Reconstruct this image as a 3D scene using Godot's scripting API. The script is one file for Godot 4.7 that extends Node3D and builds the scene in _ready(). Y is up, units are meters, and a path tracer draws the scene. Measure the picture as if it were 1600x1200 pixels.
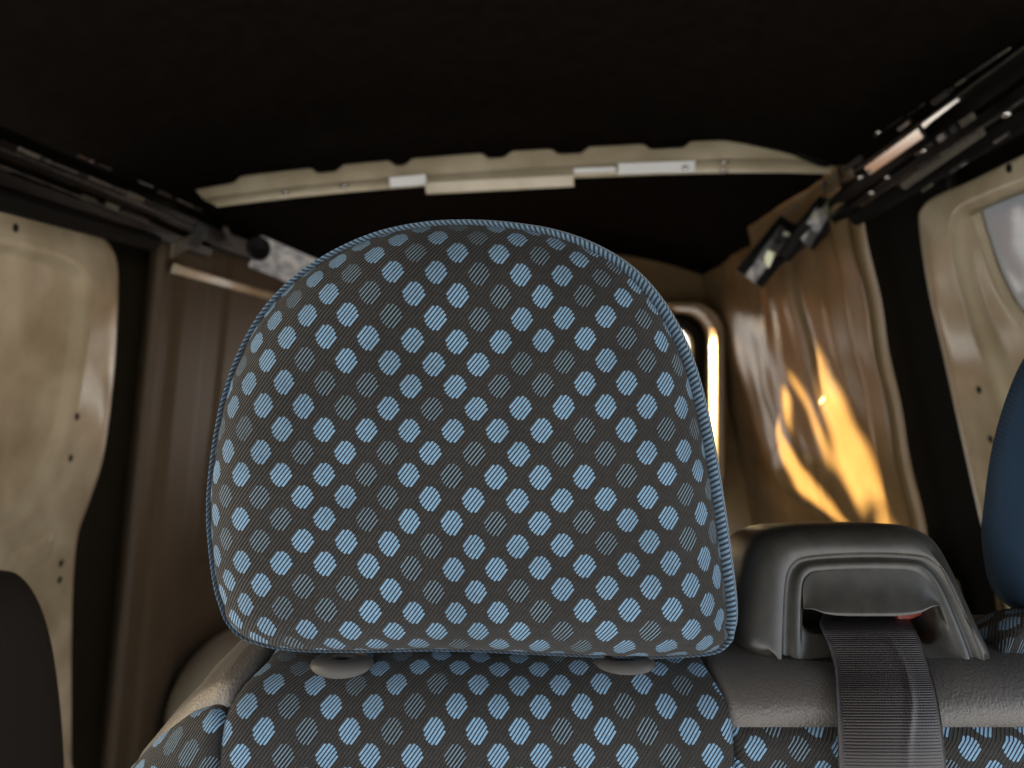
extends Node3D
# Inside an old panel van: the middle seat's headrest, seen from the front seats.
# Metres, y up. The lens stands 1.1 m above the van floor and looks to the rear (-z).

const EYE := 1.1
const LENS := 1164.0            # focal length in picture units (picture 1600 x 1200)
var M := {}
var rng := RandomNumberGenerator.new()

# ---------------------------------------------------------------- layout helpers
func at(px: float, py: float, d: float) -> Vector3:          # a measured direction and its distance in metres -> place in the van
	return Vector3((px - 800.0) / LENS * d, EYE + (600.0 - py) / LENS * d, -d)

func on_left(px: float, py: float, w := 0.0) -> Vector3:     # on the left side of the van, which leans in towards the roof; w = proud of it
	var a := (px - 800.0) / LENS
	var b := (600.0 - py) / LENS
	var d := -0.76 / (a - 0.10 * b)
	return Vector3(a * d + w, EYE + b * d, -d)

func on_right(px: float, py: float, w := 0.0) -> Vector3:
	var a := (px - 800.0) / LENS
	var b := (600.0 - py) / LENS
	var d := 0.78 / (a + 0.20 * b)
	return Vector3(a * d - w, EYE + b * d, -d)

# ---------------------------------------------------------------- mesh helpers
func smooth(pts: Array, n: int, closed := true) -> PackedVector2Array:   # even steps along a smooth curve through the points
	var dense := PackedVector2Array()
	var m := pts.size()
	var segs := m if closed else m - 1
	for i in segs:
		var p0: Vector2 = pts[(i - 1 + m) % m] if closed or i > 0 else pts[0]
		var p1: Vector2 = pts[i]
		var p2: Vector2 = pts[(i + 1) % m]
		var p3: Vector2 = pts[(i + 2) % m] if closed or i + 2 < m else pts[m - 1]
		for k in 12:
			var t := k / 12.0
			dense.append(p1.cubic_interpolate(p2, p0, p3, t))
	dense.append(pts[0] if closed else pts[m - 1])
	return even(dense, n, closed)

func even(dense: PackedVector2Array, n: int, closed: bool) -> PackedVector2Array:
	var acc := PackedFloat32Array([0.0])
	for i in range(1, dense.size()):
		acc.append(acc[i - 1] + dense[i].distance_to(dense[i - 1]))
	var total := acc[acc.size() - 1]
	var out := PackedVector2Array()
	var j := 0
	for k in n:
		var s := total * k / float(n if closed else n - 1)
		while j < dense.size() - 2 and acc[j + 1] < s:
			j += 1
		var f: float = clampf((s - acc[j]) / maxf(acc[j + 1] - acc[j], 1e-9), 0, 1)
		out.append(dense[j].lerp(dense[j + 1], f))
	return out

func V(a: Array) -> Array:
	var o := []
	for i in range(0, a.size(), 2):
		o.append(Vector2(a[i], a[i + 1]))
	return o

func sheet(rows: Array, closed := false, uvs: Array = [], flip := false) -> SurfaceTool:   # rows of points joined into one skin
	var st := SurfaceTool.new()
	st.begin(Mesh.PRIMITIVE_TRIANGLES)
	add_sheet(st, rows, closed, uvs, flip, 0)
	return st

func add_sheet(st: SurfaceTool, rows: Array, closed: bool, uvs: Array, flip: bool, base: int) -> int:
	var n: int = rows[0].size()
	var w := n + 1 if closed else n
	for r in rows.size():
		for i in w:
			var uv := Vector2(float(i) / (w - 1), float(r) / maxf(rows.size() - 1, 1))
			if uvs.size():
				uv = uvs[r][i % n] if i < uvs[r].size() else uvs[r][i % n]
				if closed and i == n and uvs[r].size() > n:
					uv = uvs[r][n]
			st.set_uv(uv)
			st.set_smooth_group(0)
			st.add_vertex(rows[r][i % n])
	for r in rows.size() - 1:
		for i in w - 1:
			var a := base + r * w + i
			var b := a + 1
			var c := a + w
			var d := c + 1
			if flip:
				for k in [a, c, b, b, c, d]: st.add_index(k)
			else:
				for k in [a, b, c, b, d, c]: st.add_index(k)
	return base + rows.size() * w

func put(called: String, st: SurfaceTool, m: Material, parent: Node = self) -> MeshInstance3D:
	st.generate_normals()
	var o := MeshInstance3D.new()
	o.name = called
	o.mesh = st.commit()
	o.material_override = m
	parent.add_child(o, true)
	return o

func put_mesh(called: String, mesh: Mesh, m: Material, where: Vector3, parent: Node) -> MeshInstance3D:
	var o := MeshInstance3D.new()
	o.name = called
	o.mesh = mesh
	o.material_override = m
	parent.add_child(o, true)
	o.position = where
	return o

func thing(called: String, label: String, category: String, group := "") -> Node3D:
	var o := Node3D.new()
	o.name = called
	add_child(o, true)
	o.set_meta("label", label)
	o.set_meta("category", category)
	if group != "":
		o.set_meta("group", group)
	return o

func struct(o: Node) -> void:
	o.set_meta("kind", "structure")

# a bar with rounded long edges between two points; n = the way its broad face looks
func bar(a: Vector3, b: Vector3, wide: float, thick: float, n: Vector3, bend := 0.0) -> SurfaceTool:
	var along := (b - a).normalized()
	var side := along.cross(n).normalized()
	var up := side.cross(along).normalized()
	var c: float = minf(wide, thick) * 0.28
	var ring := [Vector2(-wide / 2 + c, 0), Vector2(wide / 2 - c, 0), Vector2(wide / 2, -c), Vector2(wide / 2, -thick + c), Vector2(wide / 2 - c, -thick), Vector2(-wide / 2 + c, -thick), Vector2(-wide / 2, -thick + c), Vector2(-wide / 2, -c)]
	var st := SurfaceTool.new()
	st.begin(Mesh.PRIMITIVE_TRIANGLES)
	st.set_smooth_group(-1)
	var steps := 6
	for k in ring.size():
		var p: Vector2 = ring[k]
		var q: Vector2 = ring[(k + 1) % ring.size()]
		for s in steps:
			var t0 := s / float(steps)
			var t1 := (s + 1) / float(steps)
			var quad := []
			for e in [[p, t0], [q, t0], [p, t1], [q, t1]]:
				quad.append(a.lerp(b, e[1]) + side * e[0].x + up * (e[0].y + bend * 4.0 * e[1] * (1.0 - e[1])))
			for e in [0, 1, 2, 1, 3, 2]:
				st.add_vertex(quad[e])
	for e in [[a, false], [b, true]]:
		for k in range(1, ring.size() - 1):
			for v in ([0, k, k + 1] if e[1] else [0, k + 1, k]):
				st.add_vertex(e[0] + side * ring[v].x + up * ring[v].y)
	return st

# ---------------------------------------------------------------- textures and materials
func noise_image(seed_: int, freq: float, size: int, octaves := 4) -> Image:
	var f := FastNoiseLite.new()
	f.seed = seed_
	f.frequency = freq
	f.fractal_octaves = octaves
	return f.get_seamless_image(size, size)

func tint(img: Image, a: Color, b: Color, gamma := 1.0) -> ImageTexture:      # grey noise -> colours between a and b
	var n := img.get_width()
	var out := Image.create(n, n, false, Image.FORMAT_RGB8)
	for y in n:
		for x in n:
			out.set_pixel(x, y, a.lerp(b, pow(img.get_pixel(x, y).r, gamma)))
	return ImageTexture.create_from_image(out)

func mat(color: Color, rough: float, metal := 0.0, spec := 0.5) -> StandardMaterial3D:
	var m := StandardMaterial3D.new()
	m.albedo_color = color
	m.roughness = rough
	m.metallic = metal
	m.metallic_specular = spec
	return m

func grained(tex: Texture2D, scale: float, rough: float, relief: Image = null, height := 0.0, spec := 0.5) -> StandardMaterial3D:
	var m := mat(Color.WHITE, rough, 0.0, spec)
	m.albedo_texture = tex
	m.uv1_triplanar = true
	m.uv1_world_triplanar = true
	m.uv1_scale = Vector3.ONE * scale
	if relief:
		m.heightmap_enabled = true
		m.heightmap_texture = ImageTexture.create_from_image(relief)
		m.heightmap_scale = height
	return m

# dotted moquette: diagonal ribs, rows of blue dots, some of them thin-yarned. One tile = 11 x 10 lattice cells.
const CW := 120
const CH := 125
const DOTS := ["FFFFFfFFFFF", "FFFFfFFfFfF", "FFfFFfFFfFF", "FfFfFFfFfFF", "FFFfFfFFFfF", "FFFFFFFFFfF", "FfFFFFffFff", "FFffFFffFFF", "FFfFfFFFFFF", "fFFFFFFFfFf",
	"FfFfFfFffFF", "FFFfFfFFFfF", "fFFfFFFFFFf", "FfFfFFfFfFF", "fFFFfFFFfFf", "FFFFfFFFFFF", "FffFfFfFFFF", "FffFFFFfFFF", "FFFFFFFfFfF", "FfFFFfFFfFF"]
func rib(x: float, y: float) -> float:
	return fposmod(x * 10.0 / CW + y * 8.0 / CH, 1.0)

func bell(p: float, c: float, w: float) -> float:
	var d: float = absf(fposmod(p - c + 0.5, 1.0) - 0.5)
	return 1.0 - smoothstep(w * 0.7, w * 1.3, d)

func fabric_images() -> Array:
	var base := Image.create(CW, CH, false, Image.FORMAT_RGBA8)
	var relief := Image.create(CW, CH, false, Image.FORMAT_RGBA8)
	var gap := Color8(10, 10, 11)
	var yarn := Color8(36, 35, 34)
	var fleck := Color8(104, 101, 98)
	for y in CH:
		for x in CW:
			var p := rib(x, y)
			var along := fposmod(y * 40.0 / CH, 1.0)
			var c := gap.lerp(yarn, bell(p, 0.45, 0.25))
			var dash := bell(p, 0.80, 0.09) * (0.35 + 0.65 * bell(along + floorf(x * 10.0 / CW + y * 8.0 / CH) * 0.37, 0.5, 0.30))
			c = c.lerp(fleck, dash * 0.8)
			c = c * (0.86 + 0.28 * rng.randf())
			c.a = 1.0
			base.set_pixel(x, y, c)
			var h := bell(p, 0.5, 0.34) * (0.8 + 0.2 * bell(along, 0.5, 0.3))
			relief.set_pixel(x, y, Color(h, h, h, 1))
	var spots := {}
	var hexagon := PackedVector2Array([Vector2(-0.28, -0.98), Vector2(0.30, -1.0), Vector2(0.72, -0.66), Vector2(1.0, -0.18), Vector2(1.0, 0.20), Vector2(0.62, 0.90), Vector2(0.25, 1.03), Vector2(-0.32, 1.0), Vector2(-0.74, 0.62), Vector2(-1.0, 0.20), Vector2(-1.0, -0.08), Vector2(-0.66, -0.62)])
	for kind in ["F", "f"]:
		var versions := []
		for v in 3:
			var s := Image.create(72, 76, false, Image.FORMAT_RGBA8)
			for y in 76:
				for x in 72:
					# every rib starts and stops on its own: the outline is judged at the middle of the rib
					var q := (x - 36.0) * 10.0 / CW + (y - 38.0) * 8.0 / CH
					var back := (floorf(q) + 0.5 - q) / (pow(10.0 / CW, 2) + pow(8.0 / CH, 2))
					var sp := Vector2((x - 36.0 + back * 10.0 / CW) / 30.0, (y - 38.0 + back * 8.0 / CH) / 32.5)
					if Vector2((x - 36.0) / 31.5, (y - 38.0) / 34.0).length() > 1.0:
						continue
					if not Geometry2D.is_point_in_polygon(sp, hexagon):
						continue
					var p := rib(x - 36.0, y - 38.0)
					var tick := bell(fposmod(y * 40.0 / CH, 1.0), 0.5, 0.36)
					var c: Color
					if kind == "F":
						c = Color8(17, 26, 38).lerp(Color8(108, 138, 162), bell(p, 0.5, 0.34) * (0.82 + 0.18 * tick))
					else:
						c = Color8(20, 24, 27).lerp(Color8(100, 118, 130), bell(p, 0.5, 0.17) * (0.80 + 0.2 * tick))
					c = c * (0.86 + 0.24 * rng.randf())
					c.a = 1.0
					s.set_pixel(x, y, c)
			versions.append(s)
		spots[kind] = versions
	var full := Image.create(CW * 11, CH * 10, false, Image.FORMAT_RGBA8)
	var high := Image.create(CW * 11, CH * 10, false, Image.FORMAT_RGBA8)
	for j in 10:
		for i in 11:
			full.blit_rect(base, Rect2i(0, 0, CW, CH), Vector2i(i * CW, j * CH))
			high.blit_rect(relief, Rect2i(0, 0, CW, CH), Vector2i(i * CW, j * CH))
	for r in 20:
		for k in 11:
			# rows alternate by half a cell; the lattice is a whole number of half cells, so the ribs stay in step
			var cx := k * CW + (CW / 2 if r % 2 == 0 else 0)
			var cy := int(r * CH / 2.0)
			var s: Image = spots[DOTS[r][k]][rng.randi() % 3]
			for ox in [0, CW * 11, -CW * 11]:
				for oy in [0, CH * 10]:
					full.blend_rect(s, Rect2i(0, 0, 72, 76), Vector2i(cx - 36 + ox, cy - 38 + oy))
	# wear: faint uneven patches in the dye
	var worn := noise_image(5, 0.012, 256, 3)
	worn.resize(CW * 11, CH * 10, Image.INTERPOLATE_CUBIC)
	var dark := Image.create(CW * 11, CH * 10, false, Image.FORMAT_RGBA8)
	worn.convert(Image.FORMAT_L8)
	var src := worn.get_data()
	var dst := PackedByteArray()
	dst.resize(src.size() * 4)
	for i in src.size():
		dst[i * 4 + 3] = int(clampf((src[i] - 110) * 0.25, 0, 30))
	dark = Image.create_from_data(CW * 11, CH * 10, false, Image.FORMAT_RGBA8, dst)
	full.blend_rect(dark, Rect2i(0, 0, CW * 11, CH * 10), Vector2i.ZERO)
	return [full, high]

const CELL_X := 0.0238           # one lattice cell of the fabric in metres
const CELL_Y := 0.0250
func fabric_uv(x: float, y: float) -> Vector2:
	return Vector2(x / (CELL_X * 11.0), -y / (CELL_Y * 10.0))

func make_materials() -> void:
	var fab := fabric_images()
	var m := mat(Color.WHITE, 0.85, 0.0, 0.3)
	m.albedo_texture = ImageTexture.create_from_image(fab[0])
	m.heightmap_enabled = true
	m.heightmap_texture = ImageTexture.create_from_image(fab[1])
	m.heightmap_scale = 0.07
	m.rim_enabled = true
	m.rim = 0.12
	M.fabric = m
	# gusset cloth: plain slanting blue and charcoal ribs
	var gi := Image.create(64, 64, false, Image.FORMAT_RGB8)
	for y in 64:
		for x in 64:
			var p := fposmod((x + y * 0.9) / 64.0 * 1.0, 1.0)
			gi.set_pixel(x, y, Color8(32, 40, 50).lerp(Color8(82, 104, 122), bell(p, 0.5, 0.27)) * (0.94 + 0.12 * rng.randf()))
	var gm := mat(Color.WHITE, 0.85, 0.0, 0.3)
	gm.albedo_texture = ImageTexture.create_from_image(gi)
	gm.heightmap_enabled = true
	var gh := gi.duplicate()
	gh.convert(Image.FORMAT_L8)
	gm.heightmap_texture = ImageTexture.create_from_image(gh)
	gm.heightmap_scale = 0.03
	gm.rim_enabled = true
	gm.rim = 0.4
	M.gusset = gm
	var fine := noise_image(11, 0.03, 256, 4)
	var coarse := noise_image(12, 0.008, 256, 5)
	var pores := noise_image(14, 0.12, 256, 2)
	var cells := FastNoiseLite.new()
	cells.seed = 3
	cells.noise_type = FastNoiseLite.TYPE_CELLULAR
	cells.frequency = 0.07
	cells.cellular_return_type = FastNoiseLite.RETURN_DISTANCE
	var hide: Image = cells.get_seamless_image(256, 256)
	M.paint = grained(tint(coarse, Color8(150, 136, 110), Color8(206, 194, 170)), 2.2, 0.15, fine, 0.02)
	M.board = grained(tint(coarse, Color8(66, 54, 38), Color8(84, 69, 50)), 0.9, 0.62)
	M.wall = grained(tint(coarse, Color8(118, 95, 65), Color8(148, 126, 94)), 1.7, 0.27, fine, 0.05)
	M.vinyl = grained(tint(pores, Color8(56, 53, 50), Color8(70, 66, 62)), 34.0, 0.48, hide, 0.045)
	M.plastic = grained(tint(fine, Color8(29, 28, 25), Color8(47, 45, 40)), 9.0, 0.42, pores, 0.006)
	M.sleeve = mat(Color8(56, 54, 52), 0.42, 0.0, 0.35)
	M.liner = grained(tint(fine, Color8(15, 12, 10), Color8(24, 20, 16)), 3.0, 0.95, pores, 0.02, 0.1)
	M.black = mat(Color8(12, 11, 11), 0.6, 0.0, 0.3)
	M.rubber = grained(tint(fine, Color8(14, 13, 12), Color8(24, 22, 20)), 6.0, 0.75, pores, 0.02, 0.2)
	M.gloss = mat(Color8(8, 7, 7), 0.42, 0.0, 0.22)
	M.steel = grained(tint(coarse, Color8(62, 64, 70), Color8(144, 138, 132)), 20.0, 0.28)
	M.steel.metallic = 0.9
	M.zinc = grained(tint(coarse, Color8(134, 138, 96), Color8(186, 186, 174)), 14.0, 0.30)
	M.zinc.metallic = 0.85
	M.strip = mat(Color8(214, 212, 208), 0.15, 1.0)
	M.grey_strip = mat(Color8(84, 84, 86), 0.36, 0.4)
	M.dull_strip = mat(Color8(44, 43, 43), 0.5, 0.0, 0.4)
	M.sealant = grained(tint(noise_image(21, 0.05, 256, 3), Color8(52, 48, 42), Color8(150, 142, 126), 1.4), 24.0, 0.7, pores, 0.15)
	M.label = mat(Color8(206, 206, 206), 0.25)
	M.navy = null
	# navy twill
	var ti := Image.create(64, 64, false, Image.FORMAT_RGB8)
	for y in 64:
		for x in 64:
			var p := fposmod((x + y) / 8.0, 1.0)
			ti.set_pixel(x, y, Color8(30, 44, 62).lerp(Color8(54, 76, 100), bell(p, 0.5, 0.3)) * (0.92 + 0.16 * rng.randf()))
	M.navy = grained(ImageTexture.create_from_image(ti), 52.0, 0.9, null, 0.0, 0.2)
	M.brown_cloth = grained(tint(pores, Color8(38, 34, 31), Color8(54, 48, 44)), 14.0, 0.95, pores, 0.03, 0.2)
	# belt webbing: fine ribs across, a plain selvedge along both edges
	var bi := Image.create(128, 64, false, Image.FORMAT_RGB8)
	var bh := Image.create(128, 64, false, Image.FORMAT_L8)
	for y in 64:
		for x in 128:
			var edge: bool = x < 6 or x > 121
			var p := fposmod(y / 16.0, 1.0)
			var h := bell(p, 0.5, 0.3) * (0.7 + 0.3 * bell(fposmod(x / 4.0, 1.0), 0.5, 0.3))
			if edge:
				h = bell(fposmod(y / 10.7 + 0.5 * (x % 2), 1.0), 0.5, 0.3)
			bi.set_pixel(x, y, Color8(24, 21, 21).lerp(Color8(46, 41, 40), h) * (0.9 + 0.2 * rng.randf()))
			bh.set_pixel(x, y, Color(h, h, h))
	var bm := mat(Color.WHITE, 0.42, 0.0, 0.45)
	bm.albedo_texture = ImageTexture.create_from_image(bi)
	bm.heightmap_enabled = true
	bm.heightmap_texture = ImageTexture.create_from_image(bh)
	bm.heightmap_scale = 0.025
	M.belt = bm
	var gl := mat(Color(0.26, 0.24, 0.18, 0.965), 0.05)
	gl.transparency = BaseMaterial3D.TRANSPARENCY_ALPHA
	M.glass = gl
	var clear := mat(Color(0.8, 0.8, 0.7, 0.12), 0.05)
	clear.transparency = BaseMaterial3D.TRANSPARENCY_ALPHA
	M.clear_glass = clear
	# thin tan cloth that the sun shines through
	M.blind = mat(Color8(120, 96, 62), 0.9, 0.0, 0.2)
	M.blind.backlight_enabled = true
	M.blind.backlight = Color(0.60, 0.47, 0.27)
	M.red = mat(Color8(120, 44, 34), 0.5)

# ---------------------------------------------------------------- cushions
# a stuffed cushion: domed front panel, bulging gusset behind the seam, flat back
func cushion(t: Node3D, outline: Array, depth: float, dome: float, thick: float, inset: Callable, front: Material, side: Material, origin: Vector2, power: float, ref := 0.0) -> void:
	var n := 192
	if ref == 0.0: ref = depth
	var sil := smooth(outline, n)
	var mid := Vector2.ZERO
	for p in sil: mid += p
	mid /= n
	var c := at(mid.x, mid.y, ref)
	c.z = -depth
	var seam := []
	var outer := []
	for i in n:
		var tang := (sil[(i + 1) % n] - sil[(i - 1 + n) % n]).normalized()
		var nor := Vector2(-tang.y, tang.x)
		if nor.dot(sil[i] - mid) < 0: nor = -nor
		var off: float = inset.call(nor, sil[i])
		var q: Vector2 = sil[i] - nor * off
		var a := at(q.x, q.y, ref)
		var b := at(sil[i].x, sil[i].y, ref)
		seam.append(Vector3(a.x, a.y, -depth))
		outer.append(Vector3(b.x, b.y, -depth - 0.012))
	var rings := 48
	var rows := []
	var uvs := []
	for k in rings + 1:
		var r := pow(float(k) / rings, 0.62)
		if k == 0: r = 0.001
		var row := []
		var uv := []
		var z := dome * (1.0 - pow(r, power)) - 0.0018 * smoothstep(0.975, 1.0, r)
		# cloth is laid flat and then pulled round the rim: its length along the surface, not its shadow, counts
		var arc := 0.0
		var prev := 0.0
		var pz := dome
		for s in range(1, 25):
			var rr := r * s / 24.0
			var zz := dome * (1.0 - pow(rr, power))
			arc += Vector2((rr - prev) * 0.125, zz - pz).length() / 0.125
			prev = rr
			pz = zz
		for i in n:
			var p: Vector3 = c.lerp(seam[i], r)
			# slight hand-made unevenness of the stuffing
			p.z += z + 0.0012 * sin(p.x * 47.0 + 1.0) * sin((p.y - EYE) * 39.0 + 2.0) * (1.0 - r * r)
			p.z += 0.0007 * sin(i * 1.1 + 3.0 * sin(i * 0.21)) * smoothstep(0.80, 0.96, r) * (1.0 - smoothstep(0.985, 1.0, r))
			row.append(p)
			var g: Vector3 = c + (seam[i] - c) * arc
			# the cover was pulled on by hand: its weave wanders a little
			var wx := 0.0010 * sin(g.y * 31.0 + 0.7) + 0.0007 * sin(g.x * 43.0 + g.y * 27.0)
			var wy := 0.0010 * sin(g.x * 29.0 + 1.9) + 0.0007 * sin(g.y * 51.0 - g.x * 33.0)
			uv.append(fabric_uv(g.x - origin.x + wx, g.y - origin.y + wy))
		rows.append(row)
		uvs.append(uv)
	put("front_panel", sheet(rows, true, uvs), front, t)
	# gusset
	var prof := [[0.0, 0.0018, 0.0], [0.25, -0.0010, 0.0], [0.6, -0.0015, 0.0], [0.9, 0.003, 0.0], [1.0, 0.010, 0.0], [1.0, 0.022, 0.0], [1.0, thick * 0.5, 0.004], [1.0, thick * 0.8, 0.012], [1.0, thick, 0.035], [1.0, thick + 0.004, 0.09]]
	rows = []
	uvs = []
	var lens := [0.0]
	for i in n:
		lens.append(lens[i] + outer[i].distance_to(outer[(i + 1) % n]))
	var across := 0.0
	for k in prof.size():
		var e: Array = prof[k]
		var row := []
		var uv := []
		for i in n:
			var s: Vector3 = seam[i]
			var o: Vector3 = outer[i]
			var p: Vector3 = s.lerp(Vector3(o.x, o.y, s.z), e[0])
			p = p.lerp(Vector3(c.x, c.y, p.z), e[2])
			p.z = s.z - e[1]
			row.append(p)
		if k > 0:
			across += maxf(row[n / 8].distance_to(rows[k - 1][n / 8]), 0.002)
		for i in n + 1:
			uv.append(Vector2(lens[i] / 0.0031, across / 0.0058))
		rows.append(row)
		uvs.append(uv)
	put("side_band", sheet(rows, true, uvs), side, t)
	# back
	var last: Array = rows[rows.size() - 1]
	var br := []
	for k in 6:
		var row := []
		for i in n:
			var p: Vector3 = last[i].lerp(Vector3(c.x, c.y, last[i].z), k / 5.0 * 0.999)
			p.z -= 0.006 * sin(k / 5.0 * PI / 2)
			row.append(p)
		br.append(row)
	put("back_panel", sheet(br, true), side, t)

func build_headrest() -> void:
	var t := thing("headrest", "domed headrest in charcoal cloth with pale blue dots, centre of the picture", "headrest")
	var out := V([400, 1006, 362, 984, 337, 932, 325, 855, 322, 780, 330, 700, 345, 622, 370, 550, 405, 486, 450, 436, 510, 393, 580, 361, 650, 345, 720, 340, 800, 344, 880, 358, 950, 386, 1005, 425, 1050, 480, 1086, 552, 1111, 640, 1130, 740, 1146, 850, 1157, 945, 1154, 985, 1137, 1012, 1105, 1024, 1000, 1029, 850, 1023, 700, 1017, 560, 1019, 460, 1017])
	var inset := func(nor: Vector2, _p: Vector2) -> float:
		if nor.y > 0.3 and absf(nor.x) < 0.9:
			return 1.5 + 8.0 * maxf(nor.x, 0.0)
		return 4.5 + 6.0 * maxf(-nor.y, 0.0) + 16.0 * maxf(nor.x, 0.0)
	# origin: the dot of an even row that lies at (710, 672) in the picture
	var o := at(710, 672, 0.409)
	cushion(t, out, 0.434, 0.025, 0.085, inset, M.fabric, M.gusset, Vector2(o.x - 5.0 * CELL_X, o.y + 4.5 * CELL_Y), 9.0)
	# chromed posts that carry it
	for px in [535.0, 975.0]:
		var cyl := CylinderMesh.new()
		cyl.top_radius = 0.006
		cyl.bottom_radius = 0.006
		cyl.height = 0.16
		cyl.radial_segments = 20
		put_mesh("post", cyl, M.steel, at(px, 1024, 0.475) + Vector3(0, -0.02, 0), t)

# ---------------------------------------------------------------- the seat back
const PROFILE := [[-0.62, -0.360], [-0.45, -0.372], [-0.30, -0.387], [-0.240, -0.394], [-0.206, -0.400], [-0.187, -0.405], [-0.176, -0.413], [-0.169, -0.425], [-0.1655, -0.440], [-0.164, -0.460], [-0.164, -0.485], [-0.162, -0.510], [-0.176, -0.530], [-0.210, -0.544], [-0.30, -0.552], [-0.62, -0.570]]
var prof_pts := PackedVector2Array()
var prof_len := PackedFloat32Array()

func prepare_profile() -> void:
	var p := []
	for e in PROFILE: p.append(Vector2(e[0], e[1]))
	prof_pts = smooth(p, 240, false)
	prof_len = PackedFloat32Array([0.0])
	for i in range(1, prof_pts.size()):
		prof_len.append(prof_len[i - 1] + prof_pts[i].distance_to(prof_pts[i - 1]))

func along_at_y(y: float) -> float:          # distance along the profile where its front side reaches this height
	for i in prof_pts.size():
		if prof_pts[i].x >= y:
			return prof_len[i]
	return 0.0

func profile(s: float) -> Array:
	var n := prof_pts.size()
	var lo := 0
	var hi := n - 1
	while hi - lo > 1:
		var m := (lo + hi) / 2
		if prof_len[m] <= s: lo = m
		else: hi = m
	var f := clampf((s - prof_len[lo]) / (prof_len[hi] - prof_len[lo]), 0, 1)
	var p := prof_pts[lo].lerp(prof_pts[hi], f)
	var d := (prof_pts[mini(hi + 2, n - 1)] - prof_pts[maxi(lo - 2, 0)]).normalized()
	return [p, Vector2(d.y, -d.x) * -1.0]     # place (y, z) and outward normal

var fall := Curve.new()
func drop(x: float) -> float:                # the shoulder of the seat slopes away to the left
	var k := [[-0.150, 0.0], [-0.165, 0.004], [-0.180, 0.013], [-0.200, 0.032], [-0.218, 0.054], [-0.232, 0.085], [-0.245, 0.14], [-0.255, 0.22]]
	if x >= k[0][0]: return 0.0
	for i in k.size() - 1:
		if x >= k[i + 1][0]:
			var f: float = (x - k[i][0]) / (k[i + 1][0] - k[i][0])
			return lerpf(k[i][1], k[i + 1][1], f)
	return k[k.size() - 1][1]

func seat_point(x: float, s: float, w: float) -> Vector3:
	var e := profile(s)
	var p: Vector2 = e[0] + e[1] * w
	return Vector3(x, EYE + p.x - drop(x), p.y)

# one upholstery panel between two x borders and two profile borders (each may bend), puffed up between its seams
func panel(called: String, x0: Callable, x1: Callable, s0: Callable, s1: Callable, puff: float, roll: float, m: Material, t: Node3D, nx := 60, ns := 80, shift := Vector2.ZERO) -> void:
	var rows := []
	var uvs := []
	for j in ns + 1:
		var row := []
		var uv := []
		for i in nx + 1:
			var fu := i / float(nx)
			var fv := j / float(ns)
			# first guess of s, to find the x borders there, then the true s borders at that x
			var sm: float = lerpf(s0.call(-0.0), s1.call(-0.0), fv)
			var x: float = lerpf(x0.call(sm), x1.call(sm), fu)
			var s: float = lerpf(s0.call(x), s1.call(x), fv)
			var ex: float = minf(x - x0.call(sm), x1.call(sm) - x)
			var es: float = minf(s - s0.call(x), s1.call(x) - s)
			var e: float = clampf(minf(ex, es) / roll, 0.0, 1.0)
			var w := puff * sqrt(1.0 - (1.0 - e) * (1.0 - e)) - 0.0012 * (1.0 - smoothstep(0.0, 0.2, e))
			w += 0.0010 * sin(x * 61.0 + s * 23.0) * e
			row.append(seat_point(x, s, w))
			uv.append(fabric_uv((x - shift.x) * 1.04, (s - shift.y - drop(x) * 0.2) * 1.09))
		rows.append(row)
		uvs.append(uv)
	put(called, sheet(rows, false, uvs), m, t)

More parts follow.
